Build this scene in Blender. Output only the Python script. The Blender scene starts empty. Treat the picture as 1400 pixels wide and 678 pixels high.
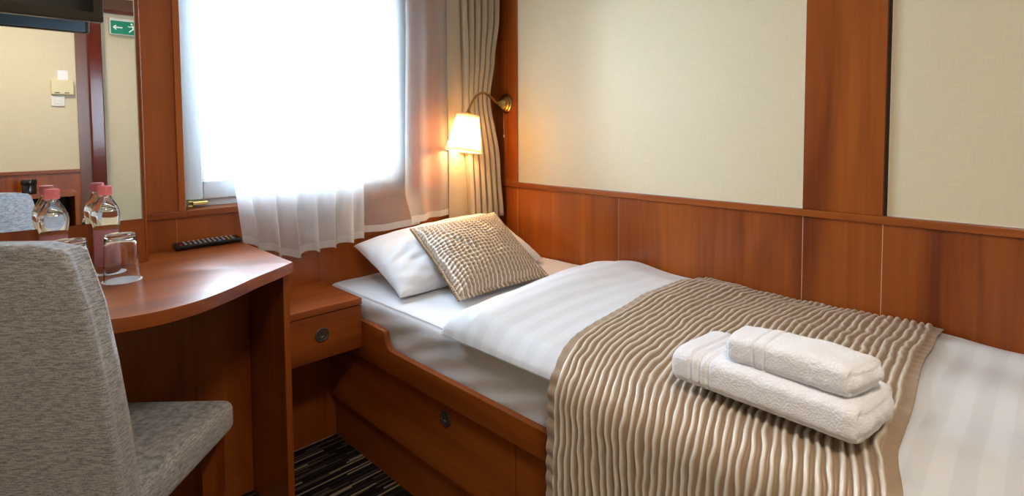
import bpy, bmesh, math, random
from mathutils import Vector, Matrix, noise
random.seed(7)
PI = math.pi
scene = bpy.context.scene
COL = scene.collection

# ------------------------------------------------------------------ helpers
def link(o, parent=None):
    COL.objects.link(o)
    if parent is not None:
        o.parent = parent
        o.matrix_parent_inverse = parent.matrix_world.inverted()
    return o

def mk(name, bm, mat, parent=None, smooth=False, angle=None):
    """one bmesh -> one mesh object (vertices are in world coordinates, or in the chair's own)"""
    bmesh.ops.recalc_face_normals(bm, faces=bm.faces[:])
    me = bpy.data.meshes.new(name)
    if smooth:
        for f in bm.faces: f.smooth = True
        if angle is not None:
            for e in bm.edges:
                if len(e.link_faces) == 2 and e.calc_face_angle(0) > angle:
                    e.smooth = False
    bm.to_mesh(me); bm.free()
    me.materials.append(mat)
    o = bpy.data.objects.new(name, me)
    return link(o, parent)

def tag(o, label=None, cat=None, group=None, kind=None):
    if label: o['label'] = label
    if cat: o['category'] = cat
    if group: o['group'] = group
    if kind: o['kind'] = kind
    return o

def struct(o): o['kind'] = 'structure'; return o

def thing(name, label, cat, loc, group=None, rotz=0):
    o = bpy.data.objects.new(name, None); COL.objects.link(o)
    o.location = loc; o.rotation_euler = (0, 0, rotz); o.empty_display_size = .05
    o.matrix_world = Matrix.Translation(Vector(loc)) @ Matrix.Rotation(rotz, 4, 'Z')
    return tag(o, label, cat, group)

def child(o, root):
    """attach with vertices given in root's local frame"""
    o.parent = root; o.matrix_parent_inverse = Matrix.Identity(4); return o

def box(bm, a, b, bev=0, seg=2):
    x0, x1 = sorted((a[0], b[0])); y0, y1 = sorted((a[1], b[1])); z0, z1 = sorted((a[2], b[2]))
    r = bmesh.ops.create_cube(bm, size=1)
    for v in r['verts']:
        v.co = Vector((x0 + (v.co.x + .5) * (x1 - x0), y0 + (v.co.y + .5) * (y1 - y0), z0 + (v.co.z + .5) * (z1 - z0)))
    if bev:
        es = list({e for v in r['verts'] for e in v.link_edges})
        bmesh.ops.bevel(bm, geom=es, offset=bev, segments=seg, profile=.5, affect='EDGES', clamp_overlap=True)
    return r

def bx(a, b, bev=0, seg=2):
    bm = bmesh.new(); box(bm, a, b, bev, seg); return bm

def prism_z(bm, pts, z0, z1, bev=0, seg=2):
    lo = [bm.verts.new((p[0], p[1], z0)) for p in pts]
    hi = [bm.verts.new((p[0], p[1], z1)) for p in pts]
    n = len(pts)
    bm.faces.new(lo[::-1]); bm.faces.new(hi)
    for i in range(n): bm.faces.new((lo[i], lo[(i+1) % n], hi[(i+1) % n], hi[i]))
    if bev:
        es = [e for e in bm.edges if (e.verts[0].co.z == e.verts[1].co.z)]
        bmesh.ops.bevel(bm, geom=es, offset=bev, segments=seg, profile=.5, affect='EDGES')

def prism_x(bm, pts, x0, x1, bev=0):
    lo = [bm.verts.new((x0, p[0], p[1])) for p in pts]
    hi = [bm.verts.new((x1, p[0], p[1])) for p in pts]
    n = len(pts)
    f1 = bm.faces.new(lo[::-1]); f2 = bm.faces.new(hi)
    for i in range(n): bm.faces.new((lo[i], lo[(i+1) % n], hi[(i+1) % n], hi[i]))
    if bev:
        es = list(set(f1.edges) | set(f2.edges))
        bmesh.ops.bevel(bm, geom=es, offset=bev, segments=2, profile=.5, affect='EDGES')

def lathe(bm, prof, n=32, M=None, close=False):
    """prof: list of (r, z)"""
    rings = []
    for r, z in prof:
        if r < 1e-6:
            rings.append([bm.verts.new((0, 0, z))])
        else:
            rings.append([bm.verts.new((r*math.cos(2*PI*i/n), r*math.sin(2*PI*i/n), z)) for i in range(n)])
    pairs = list(zip(rings[:-1], rings[1:]))
    if close: pairs.append((rings[-1], rings[0]))
    for A, B in pairs:
        if len(A) == 1 and len(B) == 1: continue
        for i in range(n):
            j = (i+1) % n
            if len(A) == 1: bm.faces.new((A[0], B[i], B[j]))
            elif len(B) == 1: bm.faces.new((A[i], A[j], B[0]))
            else: bm.faces.new((A[i], A[j], B[j], B[i]))
    if M is not None:
        for R in rings:
            for v in R: v.co = M @ v.co

def tube(bm, pts, r, n=12, cap=True):
    pts = [Vector(p) for p in pts]
    rings = []
    t0 = (pts[1]-pts[0]).normalized()
    up = Vector((0, 0, 1)) if abs(t0.z) < .9 else Vector((1, 0, 0))
    nrm = t0.cross(up).normalized()
    for i, p in enumerate(pts):
        a = pts[max(0, i-1)]; b = pts[min(len(pts)-1, i+1)]
        t = (b-a).normalized()
        nrm = (nrm - t*nrm.dot(t)).normalized()
        bn = t.cross(nrm)
        rr = r[i] if isinstance(r, (list, tuple)) else r
        rings.append([bm.verts.new(p + nrm*rr*math.cos(2*PI*k/n) + bn*rr*math.sin(2*PI*k/n)) for k in range(n)])
    for A, B in zip(rings[:-1], rings[1:]):
        for k in range(n): bm.faces.new((A[k], A[(k+1) % n], B[(k+1) % n], B[k]))
    if cap:
        bm.faces.new(rings[0][::-1]); bm.faces.new(rings[-1])

def catmull(P, k=6):
    P = [Vector(p) for p in P]; out = []
    for i in range(len(P)-1):
        p0 = P[max(0, i-1)]; p1 = P[i]; p2 = P[i+1]; p3 = P[min(len(P)-1, i+2)]
        for j in range(k):
            t = j/k
            out.append(.5*((2*p1)+(p2-p0)*t+(2*p0-5*p1+4*p2-p3)*t*t+(-p0+3*p1-3*p2+p3)*t**3))
    out.append(P[-1]); return out

def grid(bm, nu, nv, fn, uvfn=None):
    """fn(u,v) with u,v in 0..1"""
    V = [[bm.verts.new(fn(i/nu, j/nv)) for j in range(nv+1)] for i in range(nu+1)]
    uvl = bm.loops.layers.uv.verify() if uvfn else None
    for i in range(nu):
        for j in range(nv):
            f = bm.faces.new((V[i][j], V[i+1][j], V[i+1][j+1], V[i][j+1]))
            if uvfn:
                for l, (a, b) in zip(f.loops, ((i, j), (i+1, j), (i+1, j+1), (i, j+1))):
                    l[uvl].uv = uvfn(a/nu, b/nv)
    return V

def lerp(a, b, t): return a+(b-a)*t
def interp(tab, x):
    if x <= tab[0][0]: return tab[0][1]
    for (a, va), (b, vb) in zip(tab[:-1], tab[1:]):
        if x <= b:
            t = (x-a)/(b-a); t = t*t*(3-2*t)
            return va+(vb-va)*t
    return tab[-1][1]
def smooth(t): t = max(0, min(1, t)); return t*t*(3-2*t)
def N(x, y, z=0): return noise.noise(Vector((x, y, z)))

# ------------------------------------------------------------------ materials
def newmat(name):
    m = bpy.data.materials.new(name); m.use_nodes = True
    nt = m.node_tree; b = nt.nodes['Principled BSDF']
    return m, nt, b
def nd(nt, t, **kw):
    n = nt.nodes.new(t)
    for k, v in kw.items(): setattr(n, k, v)
    return n
def ramp(nt, stops):
    r = nd(nt, 'ShaderNodeValToRGB'); e = r.color_ramp.elements
    while len(e) < len(stops): e.new(.5)
    for el, (p, c) in zip(e, stops): el.position = p; el.color = (*c, 1)
    return r
def coords(nt, scale, kind='Object', rot=(0, 0, 0)):
    tc = nd(nt, 'ShaderNodeTexCoord'); mp = nd(nt, 'ShaderNodeMapping')
    mp.inputs['Scale'].default_value = scale; mp.inputs['Rotation'].default_value = rot
    nt.links.new(tc.outputs[kind], mp.inputs['Vector']); return mp.outputs[0]
def bump(nt, b, h, s, d=.002):
    bp = nd(nt, 'ShaderNodeBump'); bp.inputs['Strength'].default_value = s; bp.inputs['Distance'].default_value = d
    nt.links.new(h, bp.inputs['Height']); nt.links.new(bp.outputs[0], b.inputs['Normal']); return bp

def plain(name, c, rough=.5, metal=0, **kw):
    m, nt, b = newmat(name)
    b.inputs['Base Color'].default_value = (*c, 1); b.inputs['Roughness'].default_value = rough
    b.inputs['Metallic'].default_value = metal
    # faint surface mottling so that nothing is dead flat
    v = coords(nt, (1, 1, 1)); n = nd(nt, 'ShaderNodeTexNoise'); n.inputs['Scale'].default_value = 60
    nt.links.new(v, n.inputs['Vector'])
    r = nd(nt, 'ShaderNodeMapRange'); r.inputs['To Min'].default_value = rough*.85; r.inputs['To Max'].default_value = min(1, rough*1.15)
    nt.links.new(n.outputs['Fac'], r.inputs['Value']); nt.links.new(r.outputs[0], b.inputs['Roughness'])
    for k, val in kw.items(): b.inputs[k.replace('_', ' ')].default_value = val
    return m

def wood(name, axis, dark=(.145, .026, .004), light=(.38, .096, .012), rough=.3, off=0):
    m, nt, b = newmat(name)
    s = [7.0, 7.0, 7.0]; s['xyz'.index(axis)] = .55
    v = coords(nt, s)
    n1 = nd(nt, 'ShaderNodeTexNoise'); n1.inputs['Scale'].default_value = 1; n1.inputs['Detail'].default_value = 4
    n1.inputs['Roughness'].default_value = .55; n1.inputs['Distortion'].default_value = .8
    nt.links.new(v, n1.inputs['Vector'])
    s2 = [90.0, 90.0, 90.0]; s2['xyz'.index(axis)] = 3
    v2 = coords(nt, s2)
    n2 = nd(nt, 'ShaderNodeTexNoise'); n2.inputs['Scale'].default_value = 1; n2.inputs['Detail'].default_value = 3
    nt.links.new(v2, n2.inputs['Vector'])
    ad = nd(nt, 'ShaderNodeMath', operation='MULTIPLY_ADD'); ad.inputs[1].default_value = .22
    nt.links.new(n2.outputs['Fac'], ad.inputs[0]); nt.links.new(n1.outputs['Fac'], ad.inputs[2])
    md = tuple((a+c)/2 for a, c in zip(dark, light))
    r = ramp(nt, [(.42, dark), (.6, md), (.82, light)])
    nt.links.new(ad.outputs[0], r.inputs[0]); nt.links.new(r.outputs[0], b.inputs['Base Color'])
    b.inputs['Roughness'].default_value = rough
    b.inputs['Specular IOR Level'].default_value = .45
    bump(nt, b, n2.outputs['Fac'], .05, .0005)
    return m

WZ = wood('cherry_wood_upright', 'z'); WX = wood('cherry_wood_lengthwise_x', 'x', rough=.36); WY = wood('cherry_wood_lengthwise_y', 'y')

def wallpaper():
    m, nt, b = newmat('beige_linen_wallpaper')
    a = nd(nt, 'ShaderNodeTexNoise'); a.inputs['Scale'].default_value = 1; a.inputs['Detail'].default_value = 2
    c = nd(nt, 'ShaderNodeTexNoise'); c.inputs['Scale'].default_value = 1; c.inputs['Detail'].default_value = 2
    nt.links.new(coords(nt, (520, 520, 16)), a.inputs['Vector']); nt.links.new(coords(nt, (16, 16, 520)), c.inputs['Vector'])
    ad = nd(nt, 'ShaderNodeMath', operation='ADD'); nt.links.new(a.outputs['Fac'], ad.inputs[0]); nt.links.new(c.outputs['Fac'], ad.inputs[1])
    hf = nd(nt, 'ShaderNodeMath', operation='MULTIPLY'); hf.inputs[1].default_value = .5; nt.links.new(ad.outputs[0], hf.inputs[0])
    r = ramp(nt, [(.25, (.65, .56, .375)), (.75, (.745, .66, .465))])
    nt.links.new(hf.outputs[0], r.inputs[0]); nt.links.new(r.outputs[0], b.inputs['Base Color'])
    b.inputs['Roughness'].default_value = .6
    bump(nt, b, hf.outputs[0], .15, .0005)
    return m
PAPER = wallpaper()

def carpet():
    m, nt, b = newmat('striped_dark_carpet')
    tc = nd(nt, 'ShaderNodeTexCoord'); sp = nd(nt, 'ShaderNodeSeparateXYZ'); nt.links.new(tc.outputs['Object'], sp.inputs[0])
    def math_(op, a, bb=None):
        n = nd(nt, 'ShaderNodeMath', operation=op)
        for i, q in enumerate((a, bb)):
            if q is None: continue
            if isinstance(q, (int, float)): n.inputs[i].default_value = q
            else: nt.links.new(q, n.inputs[i])
        return n.outputs[0]
    row = math_('FLOOR', math_('DIVIDE', sp.outputs['Y'], .007))
    w1 = nd(nt, 'ShaderNodeTexWhiteNoise', noise_dimensions='1D'); nt.links.new(row, w1.inputs['W'])
    seg = math_('FLOOR', math_('ADD', math_('DIVIDE', sp.outputs['X'], .17), math_('MULTIPLY', w1.outputs['Value'], 7.0)))
    cb = nd(nt, 'ShaderNodeCombineXYZ'); nt.links.new(row, cb.inputs[0]); nt.links.new(seg, cb.inputs[1])
    w2 = nd(nt, 'ShaderNodeTexWhiteNoise', noise_dimensions='2D'); nt.links.new(cb.outputs[0], w2.inputs['Vector'])
    r = ramp(nt, [(0, (.012, .009, .008)), (.5, (.02, .014, .012)), (.62, (.10, .07, .045)), (.8, (.34, .26, .17)), (.9, (.03, .025, .03))])
    r.color_ramp.interpolation = 'CONSTANT'
    nt.links.new(w2.outputs['Value'], r.inputs[0]); nt.links.new(r.outputs[0], b.inputs['Base Color'])
    b.inputs['Roughness'].default_value = .95; b.inputs['Specular IOR Level'].default_value = .1
    n = nd(nt, 'ShaderNodeTexNoise'); n.inputs['Scale'].default_value = 500; nt.links.new(tc.outputs['Object'], n.inputs['Vector'])
    bump(nt, b, n.outputs['Fac'], .6, .003)
    return m
CARPET = carpet()

def fabric(name, c, rough=.85, wr=.25, stripes=None, weave=900):
    """woven cotton with soft creases; stripes = (axis, pitch, amount) for satin damask stripes"""
    m, nt, b = newmat(name)
    b.inputs['Roughness'].default_value = rough
    b.inputs['Sheen Weight'].default_value = .15
    b.inputs['Base Color'].default_value = (*c, 1)
    n = nd(nt, 'ShaderNodeTexNoise'); n.inputs['Scale'].default_value = 14; n.inputs['Detail'].default_value = 5; n.inputs['Distortion'].default_value = .5
    nt.links.new(coords(nt, (1, 1, 1)), n.inputs['Vector'])
    bump(nt, b, n.outputs['Fac'], wr, .006)
    if stripes:
        ax, pitch, amt = stripes
        tc = nd(nt, 'ShaderNodeTexCoord'); sp = nd(nt, 'ShaderNodeSeparateXYZ'); nt.links.new(tc.outputs['Object'], sp.inputs[0])
        mu = nd(nt, 'ShaderNodeMath', operation='MULTIPLY'); mu.inputs[1].default_value = 2*PI/pitch
        nt.links.new(sp.outputs[ax], mu.inputs[0])
        si = nd(nt, 'ShaderNodeMath', operation='SINE'); nt.links.new(mu.outputs[0], si.inputs[0])
        r = nd(nt, 'ShaderNodeMapRange'); r.inputs['From Min'].default_value = -.12; r.inputs['From Max'].default_value = .12
        nt.links.new(si.outputs[0], r.inputs['Value'])
        mx = nd(nt, 'ShaderNodeMix', data_type='RGBA')
        mx.inputs[6].default_value = (*c, 1); mx.inputs[7].default_value = (*[q*amt for q in c], 1)
        nt.links.new(r.outputs[0], mx.inputs[0]); nt.links.new(mx.outputs[2], b.inputs['Base Color'])
        r2 = nd(nt, 'ShaderNodeMapRange'); r2.inputs['From Min'].default_value = -.12; r2.inputs['From Max'].default_value = .12
        r2.inputs['To Min'].default_value = rough; r2.inputs['To Max'].default_value = rough*.6
        nt.links.new(si.outputs[0], r2.inputs['Value']); nt.links.new(r2.outputs[0], b.inputs['Roughness'])
    return m
SHEET = fabric('white_cotton_sheet', (.74, .75, .80), wr=.3)
PILLOW = fabric('white_pillow_cotton', (.76, .77, .81), wr=.35)
DUVET = fabric('white_damask_striped_cotton', (.72, .735, .78), rough=.7, wr=.16, stripes=('Y', .058, .93))

def terry():
    m, nt, b = newmat('white_terry_cloth')
    b.inputs['Base Color'].default_value = (.88, .88, .94, 1); b.inputs['Roughness'].default_value = .95
    b.inputs['Sheen Weight'].default_value = .35
    n = nd(nt, 'ShaderNodeTexNoise'); n.inputs['Scale'].default_value = 300; n.inputs['Detail'].default_value = 4
    nt.links.new(coords(nt, (1, 1, 1)), n.inputs['Vector'])
    bump(nt, b, n.outputs['Fac'], .8, .0022)
    return m
TERRY = terry()

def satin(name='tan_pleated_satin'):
    """tan satin with ridge sheen and groove shade painted into its colour (uv.x counts the pleats)"""
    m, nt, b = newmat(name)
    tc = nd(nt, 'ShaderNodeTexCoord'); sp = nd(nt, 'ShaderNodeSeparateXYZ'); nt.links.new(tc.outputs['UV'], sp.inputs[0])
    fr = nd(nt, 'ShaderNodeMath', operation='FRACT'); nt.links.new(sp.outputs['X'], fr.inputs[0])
    r = ramp(nt, [(0, (.33, .225, .145)), (.32, (.37, .26, .17)), (.5, (.84, .79, .71)), (.68, (.37, .26, .17)), (1, (.33, .225, .145))])  # paints pale sheen along the ridges and shade in the grooves
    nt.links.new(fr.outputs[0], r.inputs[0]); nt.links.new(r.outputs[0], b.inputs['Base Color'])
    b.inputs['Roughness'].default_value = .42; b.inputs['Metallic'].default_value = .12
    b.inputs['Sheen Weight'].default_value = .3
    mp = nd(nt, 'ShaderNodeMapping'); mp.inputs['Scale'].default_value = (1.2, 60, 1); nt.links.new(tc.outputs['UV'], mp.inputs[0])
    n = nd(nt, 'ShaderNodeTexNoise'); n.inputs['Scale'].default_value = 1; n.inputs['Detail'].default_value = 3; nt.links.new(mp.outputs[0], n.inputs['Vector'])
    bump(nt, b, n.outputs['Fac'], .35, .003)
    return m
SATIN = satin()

def upholstery():
    m, nt, b = newmat('grey_taupe_woven_upholstery')
    a = nd(nt, 'ShaderNodeTexNoise'); a.inputs['Scale'].default_value = 1; a.inputs['Detail'].default_value = 3
    nt.links.new(coords(nt, (60, 60, 420)), a.inputs['Vector'])
    c = nd(nt, 'ShaderNodeTexNoise'); c.inputs['Scale'].default_value = 1; c.inputs['Detail'].default_value = 2
    nt.links.new(coords(nt, (560, 560, 560)), c.inputs['Vector'])
    ad = nd(nt, 'ShaderNodeMath', operation='MULTIPLY_ADD'); ad.inputs[1].default_value = .8
    nt.links.new(c.outputs['Fac'], ad.inputs[0]); nt.links.new(a.outputs['Fac'], ad.inputs[2])
    r = ramp(nt, [(.60, (.115, .115, .125)), (.9, (.29, .285, .30)), (1.0, (.42, .415, .42))])
    nt.links.new(ad.outputs[0], r.inputs[0]); nt.links.new(r.outputs[0], b.inputs['Base Color'])
    b.inputs['Roughness'].default_value = .9; b.inputs['Sheen Weight'].default_value = .3
    bump(nt, b, c.outputs['Fac'], .5, .002)
    return m
UPHOL = upholstery()

def drape_mat():
    m, nt, b = newmat('beige_drape_cloth')
    b.inputs['Base Color'].default_value = (.43, .35, .265, 1); b.inputs['Roughness'].default_value = .8
    b.inputs['Sheen Weight'].default_value = .2
    n = nd(nt, 'ShaderNodeTexNoise'); n.inputs['Scale'].default_value = 1; nt.links.new(coords(nt, (500, 500, 20)), n.inputs['Vector'])
    bump(nt, b, n.outputs['Fac'], .15, .001)
    tr = nd(nt, 'ShaderNodeBsdfTranslucent'); tr.inputs['Color'].default_value = (.5, .42, .30, 1)
    mx = nd(nt, 'ShaderNodeMixShader'); mx.inputs[0].default_value = .12
    out = nt.nodes['Material Output']
    nt.links.new(b.outputs[0], mx.inputs[1]); nt.links.new(tr.outputs[0], mx.inputs[2]); nt.links.new(mx.outputs[0], out.inputs['Surface'])
    return m
DRAPE = drape_mat()

def sheer_mat(name, alpha):
    m, nt, b = newmat(name)
    nt.nodes.remove(b); out = nt.nodes['Material Output']
    t = nd(nt, 'ShaderNodeBsdfTransparent'); d = nd(nt, 'ShaderNodeBsdfDiffuse'); l = nd(nt, 'ShaderNodeBsdfTranslucent')
    d.inputs['Color'].default_value = (.86, .87, .88, 1); l.inputs['Color'].default_value = (.86, .87, .88, 1)
    m1 = nd(nt, 'ShaderNodeMixShader'); m1.inputs[0].default_value = .5
    nt.links.new(d.outputs[0], m1.inputs[1]); nt.links.new(l.outputs[0], m1.inputs[2])
    m2 = nd(nt, 'ShaderNodeMixShader')
    n = nd(nt, 'ShaderNodeTexNoise'); n.inputs['Scale'].default_value = 1; n.inputs['Detail'].default_value = 2
    nt.links.new(coords(nt, (260, 260, 4)), n.inputs['Vector'])
    r = nd(nt, 'ShaderNodeMapRange'); r.inputs['From Min'].default_value = .3; r.inputs['From Max'].default_value = .7
    r.inputs['To Min'].default_value = alpha-.025; r.inputs['To Max'].default_value = alpha+.025
    nt.links.new(n.outputs['Fac'], r.inputs['Value']); nt.links.new(r.outputs[0], m2.inputs[0])
    nt.links.new(t.outputs[0], m2.inputs[1]); nt.links.new(m1.outputs[0], m2.inputs[2]); nt.links.new(m2.outputs[0], out.inputs['Surface'])
    return m
SHEER = sheer_mat('white_voile', .68); HEM = sheer_mat('doubled_voile_hem', .82); SHEER2 = sheer_mat('thin_white_voile', .36); SHEER3 = sheer_mat('medium_white_voile', .52)  # all voiles share one white, only the opacity differs

def glass_mat(name, c=(1, 1, 1), ior=1.45, rough=0):
    m, nt, b = newmat(name)
    b.inputs['Base Color'].default_value = (*c, 1); b.inputs['Transmission Weight'].default_value = 1
    b.inputs['IOR'].default_value = ior; b.inputs['Roughness'].default_value = rough
    return m
GLASS = glass_mat('clear_drinking_glass', (.98, .99, 1)); WATER = glass_mat('clear_plastic_and_water', (.97, .98, 1), 1.33)
def pane_mat():
    m, nt, b = newmat('window_glass'); nt.nodes.remove(b); out = nt.nodes['Material Output']
    t = nd(nt, 'ShaderNodeBsdfTransparent'); g = nd(nt, 'ShaderNodeBsdfGlossy'); g.inputs['Roughness'].default_value = .02
    f = nd(nt, 'ShaderNodeFresnel'); f.inputs['IOR'].default_value = 1.3
    x = nd(nt, 'ShaderNodeMixShader'); nt.links.new(f.outputs[0], x.inputs[0]); nt.links.new(t.outputs[0], x.inputs[1]); nt.links.new(g.outputs[0], x.inputs[2])
    nt.links.new(x.outputs[0], out.inputs['Surface']); return m
PANE = pane_mat()
def pink_label():
    m, nt, b = newmat('sheer_pink_label')
    b.inputs['Base Color'].default_value = (.9, .55, .65, 1); b.inputs['Roughness'].default_value = .25
    b.inputs['Transmission Weight'].default_value = .0
    t = nd(nt, 'ShaderNodeBsdfTransparent'); t.inputs[0].default_value = (.95, .75, .82, 1)
    x = nd(nt, 'ShaderNodeMixShader'); x.inputs[0].default_value = .25
    out = nt.nodes['Material Output']
    nt.links.new(t.outputs[0], x.inputs[1]); nt.links.new(b.outputs[0], x.inputs[2]); nt.links.new(x.outputs[0], out.inputs['Surface'])
    return m
LABEL = pink_label()
def shade_mat():
    m, nt, b = newmat('cream_pleated_shade'); out = nt.nodes['Material Output']
    b.inputs['Base Color'].default_value = (.9, .82, .66, 1); b.inputs['Roughness'].default_value = .8
    l = nd(nt, 'ShaderNodeBsdfTranslucent'); l.inputs['Color'].default_value = (.95, .80, .55, 1)
    x = nd(nt, 'ShaderNodeMixShader'); x.inputs[0].default_value = .6
    nt.links.new(b.outputs[0], x.inputs[1]); nt.links.new(l.outputs[0], x.inputs[2]); nt.links.new(x.outputs[0], out.inputs['Surface'])
    return m
SHADE = shade_mat()
def emit(name, c, s):
    m, nt, b = newmat(name); b.inputs['Base Color'].default_value = (*c, 1)
    b.inputs['Emission Color'].default_value = (*c, 1); b.inputs['Emission Strength'].default_value = s; return m

WHITEPVC = plain('white_window_plastic', (.60, .67, .74), .35)
BRASS = plain('aged_brass', (.33, .21, .07), .3, 1)
GOLD = plain('polished_brass', (.75, .55, .2), .25, 1)
BRONZE = plain('dark_bronze', (.10, .075, .06), .45, .6)
STEEL = plain('brushed_steel', (.6, .58, .54), .3, 1)
MIRROR = plain('mirror_silver', (.86, .88, .88), .0, 1)
MIRROR.node_tree.nodes['Principled BSDF'].inputs['Roughness'].default_value = 0
for l in list(MIRROR.node_tree.links):
    if l.to_socket.name == 'Roughness': MIRROR.node_tree.links.remove(l)
MEDGE = plain('ground_mirror_edge', (.55, .62, .62), .3, .3)
BLACK = plain('black_gloss_plastic', (.012, .012, .014), .18)
TVBACK = plain('grey_tv_back', (.17, .26, .34), .3, .3)
DARKRUB = plain('dark_rubber_keys', (.05, .05, .055), .5)
REDKEY = plain('red_key', (.6, .03, .03), .4)
GREYKEY = plain('grey_key', (.32, .32, .33), .5)
PINKCAP = plain('pink_cap_plastic', (.88, .24, .28), .4)
WHITEPAP = plain('white_paper', (.85, .86, .9), .8)
CREAMPL = plain('cream_plastic', (.75, .66, .40), .45)
WHITEPL = plain('white_plastic', (.8, .78, .72), .45)
CEIL = plain('off_white_ceiling', (.72, .68, .6), .8)
GREEN = emit('green_sign_face', (.0, .24, .13), .08)
SIGNW = emit('white_sign_symbol', (.8, .88, .8), .15)
BOARDSHADE = plain('painted_board_shade', (.03, .012, .006), .7)
EDGEW = plain('pale_panel_edge', (.75, .70, .6), .5)
REDPOST = wood('glossy_red_brown_wood', 'z', (.09, .012, .006), (.16, .025, .012), rough=.12)
DULLWOOD = wood('brown_door_wood', 'z', (.13, .05, .025), (.2, .085, .045))

# ------------------------------------------------------------------ ROOM
XL, YB, ZC = -2.62, -2.92, 2.20
struct(mk('floor', bx((XL-.1, YB-.1, -.1), (.1, .15, 0)), CARPET))
struct(mk('ceiling', bx((XL-.1, YB-.1, ZC), (.1, .15, ZC+.1)), CEIL))
struct(mk('wall_right', bx((0, YB-.1, 0), (.1, .15, ZC)), PAPER))
struct(mk('wall_left', bx((XL-.1, YB-.1, 0), (XL, .15, ZC)), PAPER))
struct(mk('wall_back', bx((XL, YB-.1, 0), (0, YB, ZC)), PAPER))
# window wall: wood panelled, with the opening
WX0, WX1, WZ0, WZ1 = -1.345, -.505, .925, 1.80
bm = bmesh.new()
box(bm, (XL, 0, 0), (0, .14, WZ0-.021)); box(bm, (XL, 0, WZ1), (0, .14, ZC))
box(bm, (XL, 0, WZ0-.0209), (WX0, .14, WZ1-.0001)); box(bm, (WX1, 0, WZ0-.0209), (0, .14, WZ1-.0001))
struct(mk('wall_window', bm, WZ))
# ledge that runs round the room at the height of the sill
struct(mk('trim_1', bx((-1.62, -.014, .904), (WX0+.0, .001, .925), .002), WX))
struct(mk('trim_2', bx((WX1, -.014, .904), (-.019, .001, .925), .002), WX))
# seam strip in the panel under the ledge, left of the window
SEAM = plain('pale_wood_seam', (.50, .24, .10), .5)
struct(mk('trim_3', bx((-1.3718, -.0015, .60), (-1.3706, .001, .903)), SEAM))
for k_, y_ in enumerate((-.14575, -.72075, -1.41225, -1.62625)):
    struct(mk('trim_%d' % (18+k_), bx((-.0066, y_-.0007, .0), (.0005, y_+.0007, .9034)), SEAM if k_ < 2 else plain('pale_seam', (.75, .5, .3), .5)))

# right wall wainscot boards, rail, corner board, upright board
bm = bmesh.new()
for a, b in ((-.002, -.145), (-.1465, -.72), (-.7215, -1.4115), (-1.413, -1.6255), (-1.627, -2.9)):
    box(bm, (-.007, b, 0), (.001, a, .9035), .0008, 1)
struct(mk('trim_4', bm, WZ))
struct(mk('trim_5', bx((-.018, -2.9, .9036), (.001, -.0, .9255), .002), WY))
struct(mk('trim_6', bx((-.010, -.147, .926), (.001, -.0, ZC-.001), .001, 1), WZ))
struct(mk('trim_7', bx((-.014, -1.626, .926), (.001, -1.4125, ZC-.001), .001, 1), WZ))
bm = bmesh.new()     # thin pale edging of the fabric panels, dark strip painting the board's cast shadow
for y0, y1 in ((-1.4105, -.1485), (-2.85, -1.635)):
    box(bm, (-.003, y0, .926), (.001, y1, .9285)); box(bm, (-.003, y0, .9285), (.001, y0+.002, ZC-.002)); box(bm, (-.003, y1-.002, .9285), (.001, y1, ZC-.002))
struct(mk('trim_8', bm, EDGEW))
struct(mk('trim_9', bx((-.0015, -1.6345, .926), (.001, -1.6265, ZC-.001)), BOARDSHADE))  # flat dark strip in place of the shade beside the board

# the boxed-out panel that carries the mirror
struct(mk('trim_10', bx((-2.40, -.134, .806), (-1.4765, -.0005, ZC-.001), .001, 1), WZ))
struct(mk('trim_11', bx((-1.4800, -.1375, .808), (-1.4745, -.134, ZC-.002), .001, 1), WZ))

# far end of the room, seen in the mirror (wall y = YB)
Y = YB
struct(mk('trim_12', bx((XL, Y, 0), (-1.30, Y+.008, .905)), WZ))
struct(mk('trim_13', bx((XL, Y, .905), (-1.30, Y+.018, .927), .002), WX))
struct(mk('trim_14', bx((-1.30, Y, 0), (-1.238, Y+.014, ZC)), DULLWOOD))
struct(mk('trim_15', bx((-1.238, Y, 0), (-1.165, Y+.05, ZC), .006), REDPOST))
struct(mk('trim_16', bx((-1.165, Y, 1.985), (-.35, Y+.03, 2.10), .003), DULLWOOD))
struct(mk('trim_17', bx((-1.165, Y, 1.965), (-.35, Y+.034, 1.985), .002), REDPOST))

# ------------------------------------------------------------------ WINDOW
w = bpy.data.objects.new('window_1', None); COL.objects.link(w); w.location = ((WX0+WX1)/2, .05, WZ0); w['kind'] = 'structure'
w.matrix_world = Matrix.Translation(w.location)
bm = bmesh.new()   # wood casing: face boards + reveal + sill
box(bm, (WX0-.020, -.006, .9245), (WX0, .12, WZ1), .0015, 1)
box(bm, (WX1, -.006, .9245), (WX1+.020, .12, WZ1), .0015, 1)
box(bm, (WX0-.02, -.006, WZ1), (WX1+.02, .12, WZ1+.02), .0015, 1)
mk('casing', bm, WZ, w)
mk('sill', bx((WX0-.0, -.014, .9045), (WX1+.0, .12, .9255), .0015, 1), WX, w)
bm = bmesh.new()
def ring(bm, x0, x1, z0, z1, wl, wr, wb, wt, y0, y1, bev=.003):
    box(bm, (x0, y0, z0), (x0+wl, y1, z1), bev, 2); box(bm, (x1-wr, y0, z0), (x1, y1, z1), bev, 2)
    box(bm, (x0+wl, y0, z0), (x1-wr, y1, z0+wb), bev, 2); box(bm, (x0+wl, y0, z1-wt), (x1-wr, y1, z1), bev, 2)
ring(bm, WX0, WX1, .9256, WZ1, .03, .05, .034, .03, .060, .115)
mk('fixed_frame', bm, WHITEPVC, w, True, .6)
bm = bmesh.new()
ring(bm, WX0+.006, WX1-.025, .951, WZ1-.005, .056, .066, .060, .06, .036, .080, .005)
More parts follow.
